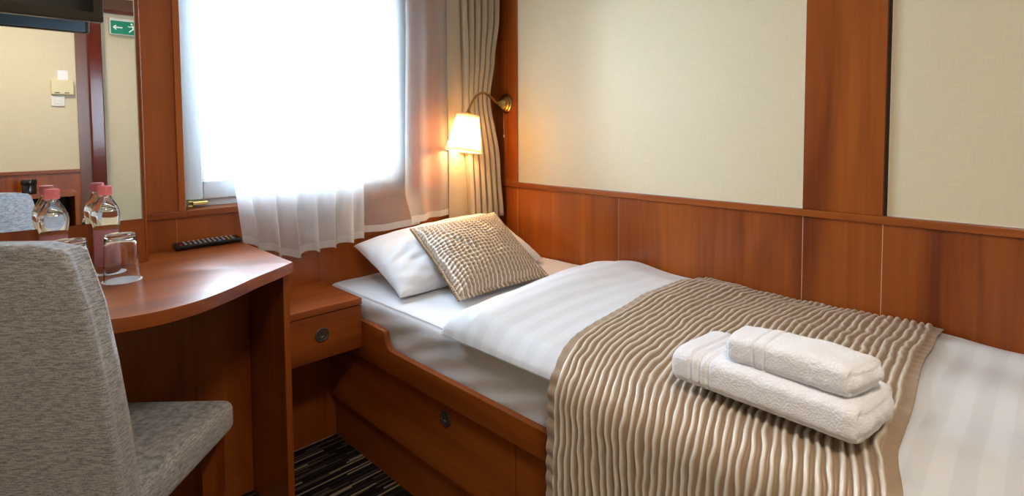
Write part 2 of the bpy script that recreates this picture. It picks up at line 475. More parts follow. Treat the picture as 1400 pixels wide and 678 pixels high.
ring(bm, WX0+.060, WX1-.088, .996+.012, WZ1-.06, .010, .010, .008, .010, .048, .076, .003)
sash = mk('sash', bm, WHITEPVC, w, True, .6)
mk('pane', bx((WX0+.06, .060, 1.0), (WX1-.088, .064, WZ1-.055)), PANE, sash)
bm = bmesh.new()
box(bm, (-1.318, .026, .934), (-1.272, .036, .946), .002, 1); box(bm, (-1.330, .030, .929), (-1.316, .038, .935), .001, 1)
box(bm, (-1.330, .030, .944), (-1.316, .038, .949), .001, 1); box(bm, (-1.318, .036, .936), (-1.28, .062, .944), .001, 1)
mk('hinge', bm, GOLD, w, True, .5)

# ------------------------------------------------------------------ CURTAINS
t = thing('curtain_rail', 'white curtain rail on the wall above the window', 'curtain rail', (-.8, -.05, 1.965))
bm = bmesh.new(); box(bm, (-1.50, -.095, 1.958), (-.02, -.035, 1.975), .003)
mk('track', bm, WHITEPL, t)
for x in (-1.38, -.8, -.2): mk('bracket', bx((x-.012, -.06, 1.9751), (x+.012, .0, 1.985)), WHITEPL, t)

def curtain(name, label, xtop, xbot, zt, zb, yf, mat, hemmat, nx=160, nz=70, hem=.026, yb=-.055):
    """xtop/xbot: functions u->x ; zb: u->bottom z ; yf(u,z)->y"""
    def f(u, v):
        z = lerp(zb(u), zt, v)
        s = smooth((zt-z)/(zt-.78))
        zz = (zt - z)/(zt-.78)
        return Vector((xtop(u)*(1-zz)+xbot(u, z)*zz, yf(u, z), z))
    bm = bmesh.new(); grid(bm, nx, nz, f)
    o = mk(name, bm, mat, None, True)
    bm = bmesh.new()
    def g(u, v):
        z = lerp(zb(u)-.0008, zb(u)+hem, v); zz = (zt-z)/(zt-.78)
        return Vector((xtop(u)*(1-zz)+xbot(u, z)*zz, yf(u, z)-.0012, z))
    grid(bm, nx, 3, g)
    h = mk('hem', bm, hemmat, o, True)
    tag(o, label, 'curtain'); return o

# left: full white folds that pull towards the bed at the bottom
def y1(u, z):
    k = smooth((1.35-z)/.5)
    a = lerp(.010, .021, k)
    return -.064 + a*math.sin(2*PI*(u*6.2+.15)+.8*math.sin(z*2)) + .006*N(u*9, z*2.5, 3) + .004*math.sin(u*61+z*3)*k
zb1 = lambda u: interp([(0, .800), (.10, .775), (.30, .742), (.36, .727), (.52, .742), (.62, .742), (1, .757)], u) + .002*math.sin(u*40)
curtain('sheer_curtain', 'dense white voile curtain with folded hem beside the desk, over the left of the window',
        lambda u: -1.322+.60*u, lambda u, z: -1.188+.418*u+.012*math.sin(2*PI*u*6.2)*smooth((1.2-z)/.4), 1.957, zb1, y1, SHEER, HEM)
def y2(u, z):
    return -.022 + .003*math.sin(2*PI*(u*3.1)) + .004*N(u*7, z*3, 9) - .055*smooth((.93-z)/.14)*smooth((u-.50)/.2)
def xb2(u, z):
    return -1.00+.49*u + (.022*math.sin((z-.78)*22-.2)*smooth((u-.8)/.2)*smooth((1.02-z)/.1))
curtain('sheer_curtain', 'thin white voile curtain at the right of the window, its hem over the white pillow',
        lambda u: -1.12+.60*u, xb2, 1.952, lambda u: interp([(0, .785), (.5, .775), (1, .785)], u), y2, SHEER2, HEM, 120)
def y3(u, z): return -.041 - .050*smooth((.93-z)/.14)*(1-smooth((u-.1)/.5)) + .006*math.sin(2*PI*(u*2.3)+.5) + .003*N(u*5, z*3, 5)
curtain('sheer_curtain', 'faint narrow voile strip between the window and the beige drape, behind the lamp shade',
        lambda u: -.535+.205*u, lambda u, z: -.56+.245*u+.010*math.sin((z-.8)*9)*u, 1.947, lambda u: .795+.004*u, y3, SHEER3, HEM, 60)

# beige drape by the corner
def drape_pt(u, v):
    z = lerp(.762, 1.945, v)
    if u < .26:           # flat inner panel
        s = u/.26
        xl = -.332; xr = interp([(.76, -.222), (1.30, -.250), (1.78, -.262), (1.95, -.262)], z)
        x = lerp(xl, xr, s); y = -.040 - .010*math.sin(s*PI) + .003*math.sin(z*5+s*3)
        y += .006*N(s*2, z*2)
    elif u < .32:
        s = (u-.26)/.06
        xr = interp([(.76, -.222), (1.30, -.250), (1.78, -.262), (1.95, -.262)], z)
        x = xr + .004*math.sin(s*PI); y = lerp(-.040, -.070, s)+.03*math.sin(s*PI)
    else:
        s = (u-.32)/.68
        xl = interp([(.76, -.218), (1.30, -.238), (1.78, -.255), (1.95, -.255)], z)
        xr = interp([(.76, -.040), (1.0, -.058), (1.32, -.105), (1.5, -.085), (1.70, -.058), (1.95, -.055)], z)
        amp = interp([(.76, .014), (1.32, .010), (1.9, .014)], z)
        ph = 2*PI*s*5.0
        x = lerp(xl, xr, s) + .006*math.sin(2*ph+1) ; y = -.064 - amp*math.cos(ph) + .003*N(s*6, z*3)
        y += .012*math.exp(-((z-1.33)/.12)**2)
    return Vector((x, y, z))
bm = bmesh.new(); grid(bm, 220, 60, drape_pt)
dr = mk('window_drape', bm, DRAPE, None, True)
md = dr.modifiers.new('thickness', 'SOLIDIFY'); md.thickness = .0015
tag(dr, 'heavy beige drape hanging in folds in the corner behind the wall lamp', 'curtain')

# ------------------------------------------------------------------ WALL LAMP
t = thing('wall_lamp', 'brass wall lamp with lit cream shade beside the beige drape', 'lamp', (0, -.072, 1.297))
M = Matrix.Translation((-.010, -.075, 1.297)) @ Matrix.Rotation(-PI/2, 4, 'Y')
bm = bmesh.new()
lathe(bm, [(0, 0), (.044, 0), (.046, .004), (.044, .010), (.039, .013), (.038, .020), (.031, .024), (.030, .032), (.023, .038), (.016, .050), (.011, .060), (.0, .062)], 40, M)
mk('wall_plate', bm, BRASS, t, True, .7)
P = catmull([(-.058, -.076, 1.297), (-.085, -.083, 1.303), (-.125, -.092, 1.325), (-.175, -.104, 1.341), (-.225, -.114, 1.328), (-.262, -.120, 1.292), (-.284, -.122, 1.258)], 6)
bm = bmesh.new(); tube(bm, P, .0055, 12)
mk('arm', bm, BRASS, t, True)
top = Vector((-.286, -.122, 1.236)); bot = Vector((-.312, -.122, 1.083))
ax = (top-bot).normalized()
q = Vector((0, 0, 1)).rotation_difference(ax)
M = Matrix.Translation(bot) @ q.to_matrix().to_4x4()
L = (top-bot).length
bm = bmesh.new(); lathe(bm, [(0, L-.035), (.011, L-.035), (.011, L+.004), (.014, L+.008), (.014, L+.014), (.008, L+.02), (.006, L+.03), (0, L+.03)], 20, M)
mk('socket', bm, BRASS, t, True, .7)
bm = bmesh.new()
def shade_pt(u, v):
    a = 2*PI*u; r = lerp(.076, .049, v) + .0011*math.sin(a*36)
    return M @ Vector((r*math.cos(a), r*math.sin(a), L*v))
grid(bm, 288, 6, shade_pt); bmesh.ops.remove_doubles(bm, verts=bm.verts[:], dist=1e-5)
sh = mk('lamp_shade', bm, SHADE, t, True)
for r, z in ((.0765, .002), (.0495, L-.002)):
    bm = bmesh.new(); lathe(bm, [(r+.0005, z-.004), (r+.0018, z-.004), (r+.0018, z+.004), (r+.0005, z+.004)], 48, M, close=True)
    mk('trim_band', bm, SHADE, sh, True, .6)
bm = bmesh.new(); lathe(bm, [(0, L-.095), (.010, L-.093), (.017, L-.082), (.019, L-.068), (.014, L-.050), (.010, L-.038), (0, L-.036)], 20, M)
mk('bulb', bm, emit('warm_bulb', (1, .75, .42), 30), t, True)
bm = bmesh.new(); tube(bm, [(-.030, -.078, 1.255), (-.030, -.0785, 1.20), (-.030, -.079, 1.145)], .0010, 6)
tube(bm, [(-.030, -.079, 1.150), (-.030, -.079, 1.136)], .003, 8)
mk('pull_cord', bm, STEEL, t, True)
ld = bpy.data.lights.new('bulb_light', 'POINT'); ld.energy = 4.5; ld.color = (1, .58, .22); ld.shadow_soft_size = .02
lo = bpy.data.objects.new('bulb_light', ld); COL.objects.link(lo); lo.location = M @ Vector((0, 0, L-.115))

# ------------------------------------------------------------------ MIRROR + TV
t = thing('wall_mirror', 'large frameless wall mirror on wood panelling behind the desk', 'mirror', (-1.9, -.136, .93))
mk('mirror_glass', bx((-2.36, -.1385, .931), (-1.4878, -.1342, 1.536)), MIRROR, t)
bm = bmesh.new()
box(bm, (-2.36, -.1392, 1.5361), (-1.4856, -.1342, 1.5385)); box(bm, (-1.4877, -.1392, .931), (-1.4856, -.1342, 1.536))
mk('mirror_edge', bm, MEDGE, t)

t = thing('television', 'black flat television mounted over the mirror, seen from below', 'television', (-1.9, -.22, 1.449))
TX0, TX1, TZ0, TZ1 = -2.25, -1.572, 1.449, 1.84
bm = bmesh.new(); box(bm, (TX0, -.262, TZ0), (TX1, -.235, TZ1), .004, 2)
mk('bezel', bm, plain('dark_brown_gloss_casing', (.035, .026, .022), .22), t, True, .6)
bm = bmesh.new()
pts = [(-.2349, TZ0+.002), (-.231, TZ0+.004), (-.229, TZ0+.10), (-.195, TZ0+.14), (-.195, TZ1-.05), (-.2349, TZ1-.002)]
prism_x(bm, pts, TX0+.01, TX1-.010, .002)
bk = mk('back_cover', bm, TVBACK, t, True, .6)
bm = bmesh.new()
for i in range(56): box(bm, (-2.22+i*.0092, -.256, TZ0-.0006), (-2.2155+i*.0092, -.242, TZ0+.0005))
mk('vent', bm, BLACK, bk)
mk('screen', bx((TX0+.02, -.2626, TZ0+.022), (TX1-.02, -.2615, TZ1-.02)), plain('dark_screen', (.01, .01, .012), .08), t)
mk('wall_bracket', bx((-1.98, -.1949, 1.62), (-1.80, -.139, 1.76), .003), BLACK, t)

# ------------------------------------------------------------------ DESK
t = thing('desk', 'cherry wood desk with curved front under the mirror', 'desk', (-1.55, -.3, 0))
front = [(-1.191, -.437), (-1.255, -.486), (-1.322, -.530), (-1.378, -.574), (-1.432, -.612), (-1.475, -.637), (-1.515, -.652), (-1.55, -.659), (-1.585, -.660), (-1.64, -.648), (-1.70, -.606), (-1.78, -.532), (-1.88, -.436), (-1.96, -.37)]
fr = [(p.x, p.y) for p in catmull([(a, b, 0) for a, b in front], 4)]
bm = bmesh.new(); prism_z(bm, [(-1.191, -.002)] + fr + [(-1.96, -.002)], .7765, .8055, .0025, 2)
mk('desktop', bm, WX, t, True, .5)
mk('side_panel', bx((-1.207, -.405, 0), (-1.189, -.002, .7764), .001, 1), WZ, t)
mk('side_panel', bx((-1.945, -.34, 0), (-1.927, -.002, .7764), .001, 1), WZ, t)
mk('back_panel', bx((-1.926, -.125, .0), (-1.2075, -.107, .7764), .001, 1), WZ, t)

# ------------------------------------------------------------------ NIGHTSTAND
t = thing('nightstand', 'small floating cherry wood nightstand between desk and bed', 'nightstand', (-1.045, -.15, .44))
mk('top', bx((-1.188, -.301, .5875), (-.9055, -.001, .6085), .0012, 1), WX, t)
bm = bmesh.new(); box(bm, (-1.186, -.278, .4400), (-.908, -.001, .5874))
mk('body', bm, WX, t)
d = mk('drawer', bx((-1.187, -.2985, .4385), (-.907, -.2785, .5840), .0012, 1), WX, t)
def ringpull(parent, c, nrm):
    q = Vector((0, 0, 1)).rotation_difference(Vector(nrm)); M = Matrix.Translation(c) @ q.to_matrix().to_4x4()
    bm = bmesh.new()
    lathe(bm, [(0, .003), (.0165, .003), (.018, .0042), (.0215, .0045), (.0235, .003), (.0235, 0), (0, 0)], 36, M)
    k = mk('knob', bm, BRONZE, parent, True, .5)
    k['label'] = 'round dark bronze flush pull'
    bm = bmesh.new(); box(bm, (-.0055, -.013, .003), (.0055, -.003, .0056), .001, 1)
    # keep the latch tongue low in the cup
    M2 = Matrix.Translation(c) @ (Matrix(((1, 0, 0), (0, 0, -1), (0, 1, 0))).to_4x4() if abs(nrm[1]) > .5 else Matrix(((0, 0, -1), (-1, 0, 0), (0, 1, 0))).to_4x4())
    for v in bm.verts: v.co = M2 @ v.co
    o2 = mk('latch', bm, STEEL, k)
    return k
ringpull(d, Vector((-1.047, -.2986, .519)), (0, -1, 0))

# ------------------------------------------------------------------ BED
t = thing('bed', 'cherry wood cabin bed frame with under-bed drawers along the panelled wall', 'bed', (-.45, -1.0, 0))
def arc(cx, cz, r, a0, a1, n=8): return [(cx+r*math.cos(math.radians(lerp(a0, a1, i/n))), cz+r*math.sin(math.radians(lerp(a0, a1, i/n)))) for i in range(n+1)]
pts = [(-.003, .398), (-.003, .5275)]
pts += arc(-.425, .5135, .014, 90, 180)          # rounded shoulder (y = cx + r cos)
pts += [( -.4415, .500)]
pts += arc(-.482, .508, .040, 0, -90, 8)[1:] if False else [(-.447, .487), (-.458, .4745), (-.474, .4685)]
pts += [(-2.02, .4665), (-2.02, .398)]
bm = bmesh.new(); prism_x(bm, pts, -.905, -.886, .0015)
mk('side_rail', bm, WY, t, True, .5)
bm = bmesh.new()
box(bm, (-.8695, -2.02, .163), (-.03, -.002, .398)); 
mk('carcass', bm, WY, t)
for y0, y1 in ((-1.0155, -.004), (-2.018, -1.0195)):
    dd = mk('drawer', bx((-.883, y0, .165), (-.8700, y1, .3975), .0015, 1), WY, t)
    if y0 > -1.5: ringpull(dd, Vector((-.8831, -.731, .3405)), (-1, 0, 0))
    else: ringpull(dd, Vector((-.8831, -1.50, .3405)), (-1, 0, 0))
mk('plinth', bx((-.862, -2.0, 0), (-.03, -.002, .1625)), WY, t)
mk('footboard', bx((-.904, -2.045, 0), (-.02, -2.0205, .56), .002, 1), WX, t)
mk('slat_base', bx((-.884, -2.018, .3985), (-.03, -.002, .42)), WY, t)

# mattress in its fitted sheet: loft along y
def mat_prof(s, y):
    """s 0..1 from lower left edge, up, over the top, down the wall side"""
    pts = [(-.872, .43), (-.876, .50), (-.884, .565), (-.876, .592), (-.852, .602), (-.70, .604), (-.45, .605), (-.2, .604), (-.045, .602), (-.022, .590), (-.018, .56), (-.018, .43)]
    return pts
bm = bmesh.new()
prof = []
P3 = catmull([(a, 0, b) for a, b in mat_prof(0, 0)], 9)
ny = 200; rows = []
for j in range(ny+1):
    y = lerp(-.006, -2.012, j/ny); row = []
    e = min(1, (-.006-y)/.03+.0, ); k = .0
    for p in P3:
        x, z = p.x, p.z
        side = smooth((-.83-x)/.04)
        # stretched-sheet creases on the long side, running down from the corner
        wv = math.sin((y*1.0+(z-.43)*2.6)*34+2.2*N(y*3, z*4, 1))
        x -= side*.0018*wv*smooth((.60-z)/.05) + side*.0020*N(y*5, z*12, 2) + side*.0012*N(y*16+z*30, z*30, 7)
        if z > .58: z += .0025*N(x*5, y*5, 4)*(1-side) + .0015*N(x*14, y*11, 8)
        # round the head end
        q = max(0, 1-(-.006-y)/.035)
        if z > .5: z -= .020*q*q
        row.append(bm.verts.new((x, y, z)))
    rows.append(row)
for a, b in zip(rows[:-1], rows[1:]):
    for i in range(len(a)-1): bm.faces.new((a[i], a[i+1], b[i+1], b[i]))
for i in (0, -1): bm.faces.new(rows[i])
bm.faces.new([r[0] for r in rows] + [r[-1] for r in rows[::-1]])
o = mk('mattress', bm, SHEET, None, True, .9)
tag(o, 'mattress in a tight white fitted sheet on the cabin bed', 'mattress')

# ---- duvet
def head_y(x):   # head-side edge of the duvet
    s = (-x-.01)/.9
    return lerp(-.700, -.765, s) - .030*math.sin(PI*s)*0 + .012*math.sin(s*7)
DX0, DX1 = -.918, -.012
def duvet_top(x, y):
    h = interp([(-.92, .640), (-.86, .664), (-.70, .678), (-.45, .680), (-.2, .668), (-.05, .645), (0, .632)], x)
    # puffed fold at the head end
    d = head_y(x)-y
    h += .022*math.exp(-((d-.12)/.10)**2)
    h -= .012*smooth((-1.15-y)/.25)
    h += .007*N(x*3.2, y*2.6, 1) + .0035*N(x*8, y*6, 5)
    # drag creases on the foot part
    h += .007*math.sin(x*24+3*N(x*2, y*3, 7))*smooth((-1.74-y)/.15)
    return h
def edge_prof(d, w):  # 0 at rim -> 1 inside
    if d <= 0: return 0
    if d >= w: return 1
    q = 1-d/w
    return math.sqrt(max(0, 1-q**2.3))
def duvet_pt(u, v, top=True):
    x = lerp(DX0, DX1, u); yh = head_y(x); y = lerp(yh, -2.016, v)
    base = .6085 if top else .6065
    e = min(edge_prof(x-DX0, .055), edge_prof(DX1-x, .03), edge_prof(yh-y, .05), edge_prof(y+2.016, .04))
    # left rim sags over the mattress edge
    if top: return Vector((x, y, base + (duvet_top(x, y)-base)*e))
    return Vector((x, y, base + .001*e))
bm = bmesh.new()
def dens(t): return t
grid(bm, 120, 170, lambda u, v: duvet_pt(u**1.25, v)); grid(bm, 120, 170, lambda u, v: duvet_pt(u**1.25, v, False))
bmesh.ops.remove_doubles(bm, verts=bm.verts[:], dist=.0003)
for f in bm.faces: pass
o = mk('duvet', bm, DUVET, None, True)
tag(o, 'white damask striped duvet spread over the foot of the bed', 'duvet')

# ---- pleated runner
NP = 39
def run_y(u, s):     # u 0..1 across the width, s 0..1 wall -> floor side
    a = interp([(0, -1.083), (.2, -1.100), (.55, -1.150), (.66, -1.190), (1, -1.196)], s)
    b = interp([(0, -1.775), (.2, -1.785), (.55, -1.815), (.66, -1.845), (1, -1.865)], s)
    return lerp(a, b, u) + .006*math.sin(u*9+s*11)*math.sin(u*PI)
STOT = .86+.12+.42
def runner_pt(u, v):
    s = v
    L = s*STOT
    y = run_y(u, s)
    # pleats: hems are flat
    ph = u*NP
    hem = min(smooth((u-.030)/.012), smooth((.972-u)/.012))
    w = .35*N(u*6, v*14, 2)+.24*N(u*30, v*38, 4)
    pr = .5-.5*math.cos(2*PI*(ph+w))
    pr = pr**2.4
    amp = .0072*hem*(1+.5*N(u*12, v*9, 6))
    ruf = (1-hem)*lerp(.0007, .0022, smooth((L-.85)/.1))*math.sin(v*230+2*N(v*20, u*3)) 
    big = .006*N(u*3, v*5, 11)+.004*N(u*6, v*9, 3)
    if L < .845:
        x = -.020-L; z = duvet_top(x, y)+.007+.001+amp*pr+ruf+.3*big
        if x > -.05: z += 0
        nrm = None
    elif L < .975:
        a = (L-.845)/.13; ang = a*PI/2
        x0, z0 = -.865, duvet_top(-.865, y)+.008
        x = x0-.082*math.sin(ang); z = z0-.082*(1-math.cos(ang))
        off = amp*pr+ruf+.3*big
        x -= off*math.sin(ang); z += off*math.cos(ang)
    else:
        z0 = duvet_top(-.865, y)+.008-.082
        x = -.947-(amp*pr+ruf)-.010*smooth((L-.975)/.2)*(.5+.5*math.sin(u*14+1))-.4*abs(big); z = z0-(L-.975)
    return Vector((x, y, z))
bm = bmesh.new()
def run_uv(u, v):
    w = .35*N(u*6, v*14, 2)+.24*N(u*30, v*38, 4)
    hem = min(smooth((u-.030)/.012), smooth((.972-u)/.012))
    ph = u*NP+w+20
    return (lerp(round(ph)+.28, ph, hem) if hem < 1 else ph, v*4)
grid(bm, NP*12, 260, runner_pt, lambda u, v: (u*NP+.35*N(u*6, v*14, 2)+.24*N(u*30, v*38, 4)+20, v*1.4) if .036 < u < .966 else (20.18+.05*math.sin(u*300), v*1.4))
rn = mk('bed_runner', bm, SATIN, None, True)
md = rn.modifiers.new('thickness', 'SOLIDIFY'); md.thickness = .002; md.offset = 1
tag(rn, 'tan pleated satin bed runner draped across the duvet', 'bed runner')

# ---- pillows
def patch(c, u, v): # c = BL, BR, TR, TL
    return c[0]*(1-u)*(1-v)+c[1]*u*(1-v)+c[2]*u*v+c[3]*(1-u)*v
def cushion_mesh(bm, C, tt, tb, n=90, pinch=.035, disp=None, power=.5, flange=0, uv=None, clampz=None, disp_b=None):
    C = [Vector(c) for c in C]
    nrm = (C[1]-C[0]).cross(C[3]-C[0]).normalized()
    if nrm.z < 0: nrm = -nrm
    cen = sum(C, Vector())/4
    for side in (1, -1):
        def f(u, v):
            a, b = 2*u-1, 2*v-1
            # edges bow inwards between the corners
            aa = a*(1-pinch*(1-b*b)*abs(a)); bb = b*(1-pinch*(1-a*a)*abs(b))
            p = patch(C, (aa+1)/2, (bb+1)/2)
            fa, fb = (abs(a), abs(b))
            if flange:
                fa = min(1, fa/(1-flange)); fb = min(1, fb/(1-flange))
            t = ((1-fa**2.2)*(1-fb**2.2))**power
            d = side*(tt if side > 0 else tb)*t
            e = 0
            if disp: e = disp(u, v, t, side)
            q = p+nrm*(d+e)
            if clampz is not None and q.z < clampz: q.z = clampz+.0002*side
            return q
        grid(bm, n, n, f, uv)
    bmesh.ops.remove_doubles(bm, verts=bm.verts[:], dist=.0004)

def wr(u, v, t, side):
    # creases radiating from the corners + puckers at the seam
    a = .006*N(u*5, v*5, 3)*t + .003*N(u*13, v*13, 6)
    a += .004*math.sin((u*1.2-v)*30+2*N(u*4, v*4))*math.exp(-((u-.1)**2+(v-.5)**2)/.05)
    a += .003*math.sin((u+v)*38)*math.exp(-(u**2+v**2)/.06)
    return a*min(1, t*3)*(1 if side > 0 else .2)
bm = bmesh.new()
cushion_mesh(bm, [(-.842, -.435, .622), (-.115, -.405, .622), (-.115, -.060, .775), (-.800, -.050, .732)], .082, .05, 90, .045, wr, .42, clampz=.6085)
o = mk('pillow', bm, PILLOW, None, True)
tag(o, 'plump white pillow propped against the wall at the head of the bed', 'pillow')

NC = 24
def cw(u, v, t, side):
    hem = smooth(t*9)
    w = .5*N(u*4, v*6, 9)
    pr = (.5-.5*math.cos(2*PI*(u*NC+w)))**1.4
    a = .0034*pr*hem*(.6+.8*abs(N(u*9, v*22, 4)))+.0018*math.sin(v*150+6*N(u*8, v*4))*hem
    ru = (1-hem)*.0035*math.sin((u if min(v, 1-v) < min(u, 1-u) else v)*120)*side
    crease = -.010*math.exp(-(((u-.28)-(.55-v)*.6)/.03)**2)*math.exp(-((v-.52)/.12)**2)
    a += crease if side > 0 else 0
    return a*side+ru+(.004*N(u*4, v*4, 2)*t)
bm = bmesh.new()
cushion_mesh(bm, [(-.738, -.612, .624), (-.306, -.612, .624), (-.236, -.236, .818), (-.662, -.225, .800)], .062, .022, 200, .03, cw, .5, flange=.085,
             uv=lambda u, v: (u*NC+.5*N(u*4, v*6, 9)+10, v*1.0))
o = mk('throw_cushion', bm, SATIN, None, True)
tag(o, 'square tan pleated satin cushion leaning on the white pillow', 'cushion')

# ---- towels
def towel(name, label, nl, fl, frr, nr, z0, z1, bands, layers, seed):
    """plan corners near-left, far-left, far-right, near-right; long axis runs left->right"""
    NL, FL, FR, NR = [Vector((a, b, 0)) for a, b in (nl, fl, frr, nr)]
    bm = bmesh.new(); nu, nv = 200, 120
    def sec(v):   # closed rounded cross-section: (across 0 near..1 far, height 0..1)
        a = 2*PI*v; c, s = math.cos(a), math.sin(a); p = .42
        X = math.copysign(abs(c)**p, c); Z = math.copysign(abs(s)**(p*1.25), s)
        return .5-.5*X, .5+.5*Z
    H = z1-z0
    rings = []
    for i in range(nu+1):
        u = i/nu
        uu = .5-.5*math.cos(PI*u)  if False else u
        # end rounding
        e = 1
        d = min(uu, 1-uu)*.30
        w = .016
        if d < w: e = .86+.14*math.sqrt(max(0, 1-(1-d/w)**2))
        ring_ = []
        for j in range(nv):
            ax_, hz = sec(j/nv)
            ax2 = .5+(ax_-.5)*lerp(1, e, .6); hz2 = .5+(hz-.5)*e
            near = NL.lerp(NR, uu); far = FL.lerp(FR, uu)
            p = near.lerp(far, ax2)
            z = z0+H*hz2
            # plump middle, sagging ends
            z += (hz2)*.006*math.sin(PI*uu) + hz2*.004*N(uu*4, ax_*2, seed)
            n = Vector((p.x, p.y, z))
            out = Vector(((near-far).normalized().x*(1-2*ax_), (near-far).normalized().y*(1-2*ax_), (hz-.5)*2))
            if out.length > 0: out.normalize()
            # fluffy pile
            n += out*(.0010*N(n.x*60, n.y*60, n.z*60+seed)+.0007*N(n.x*190, n.y*190, n.z*190))
            for bpos in bands:
                g = math.exp(-((uu-bpos)*.30/.0030)**2)
                if hz > .06: n -= out*.0052*g
            # fold seams along the near long side
            for lz, dep in layers:
                g = math.exp(-((hz-lz)*H/.0032)**2)
                if abs(1-2*ax_) > .8: n -= out*dep*g
            ring_.append(bm.verts.new(n))
        rings.append(ring_)
    for A, B in zip(rings[:-1], rings[1:]):
        for j in range(nv): bm.faces.new((A[j], A[(j+1) % nv], B[(j+1) % nv], B[j]))
    # layered ends: shrink rings inward
    for R, sgn in ((rings[0], -1), (rings[-1], 1)):
        prev = R; axis = (NR-NL).normalized()*sgn
        cen = sum((v.co for v in R), Vector())/len(R)
        for k in range(1, 13):
            f = 1-k/13
            cur = []
            for v in R:
                q = cen+(v.co-cen)*f
                zz = (q.z-z0)/H
                bul = .010*math.sin(min(1, k/6)*PI/2)
                lay = .0055*abs(math.cos(PI*zz*(len(layers)+1)))*min(1, k/2)
                cur.append(bm.verts.new(q+axis*(bul+lay-.004+.002*N(q.x*60, q.y*60, q.z*60))))
            for j in range(nv): bm.faces.new((prev[j], prev[(j+1) % nv], cur[(j+1) % nv], cur[j]))
            prev = cur
        bm.faces.new(prev)
    o = mk(name, bm, TERRY, None, True)
    return tag(o, label, 'towel', 'folded towels on the bed')
towel('bath_towel', 'larger folded white bath towel, under the small towel on the tan runner',
      (-.878, -1.450), (-.700, -1.464), (-.733, -1.794), (-.894, -1.774), 0.682, .748, (.13, .185, .24), ((.16, .0035),), 3)
towel('hand_towel', 'smaller folded white hand towel on top of the bath towel',
      (-.868, -1.560), (-.775, -1.560), (-.775, -1.785), (-.880, -1.757), .7495, .801, (.24, .34), ((.12, .002),), 8)

# ------------------------------------------------------------------ CHAIR
RZ = math.radians(-43.8)
t = thing('upholstered_chair', 'grey taupe upholstered chair with high back pulled up to the desk', 'chair', (-1.6496, -.4276, 0), None, RZ)
def chair_back(u, v, side):
    pass
bm = bmesh.new()
nx_, nz_ = 26, 30
def back_pt(a, b, s):
    """a -1..1 across, b 0..1 up, s 0 rear .. 1 front"""
    z = lerp(.30, .982, b)
    hw = lerp(.238, .197, min(1, (z-.47)/.51)) +.008*math.sin(PI*min(1, max(0, (z-.47)/.51))) if z > .47 else .238
    yr = -.246-.045*((z-.47)/.51) if z > .47 else -.246
    y = yr + s*.056 + .010*(1-abs(a))*0
    return hw*a, y, z
def rbox_map(bm, fn, n=(24, 6, 30), r=.022):
    """rounded box in (a,b,s) parameter space with real-size rounding via bevel"""
    pass
r = bmesh.ops.create_cube(bm, size=2)
bmesh.ops.subdivide_edges(bm, edges=bm.edges[:], cuts=5, use_grid_fill=True)
for v in bm.verts:
    a, s, b = v.co.x, (v.co.y+1)/2, (v.co.z+1)/2
    v.co = Vector(back_pt(a, b, s))
# bevel the outline edges
sharp = [e for e in bm.edges if len(e.link_faces) == 2 and e.calc_face_angle(0) > .9]
bmesh.ops.bevel(bm, geom=sharp, offset=.020, segments=5, profile=.5, affect='EDGES', clamp_overlap=True)
# round the two top corners in plan
for v in bm.verts:
    x, y, z = v.co
    R = .045; cx = .197-R; cz = .982-R
    if abs(x) > cx and z > cz:
        dx, dz = abs(x)-cx, z-cz
        d = math.hypot(dx, dz)
        m = max(dx, dz)
        if d > 1e-6:
            k = m/d
            v.co.x = math.copysign(cx+dx*k, x); v.co.z = cz+dz*k
child(mk('backrest', bm, UPHOL, None, True), t)
bm = bmesh.new(); box(bm, (-.205, -.186, .392), (.228, .192, .476), .026, 5)
for v in bm.verts:
    if v.co.z > .45: v.co.z += .006*(1-(v.co.x/.22)**2)*(1-((v.co.y-.02)/.18)**2)
child(mk('seat', bm, UPHOL, None, True), t)
for x, y in ((.185, .150), (-.165, .150), (.185, -.205), (-.185, -.205)):
    bm = bmesh.new()
    s = .02
    lo_ = [(-.014, -.014), (.014, -.014), (.014, .014), (-.014, .014)]; top_ = [(-s, -s), (s, -s), (s, s), (-s, s)]
    A = [bm.verts.new((x+a, y+b, 0)) for a, b in lo_]
    B = [bm.verts.new((x+a, y+b, .391 if y > 0 else .30)) for a, b in top_]
    bm.faces.new(A[::-1]); bm.faces.new(B)
    for i in range(4): bm.faces.new((A[i], A[(i+1) % 4], B[(i+1) % 4], B[i]))
    child(mk('leg', bm, WZ, None), t)

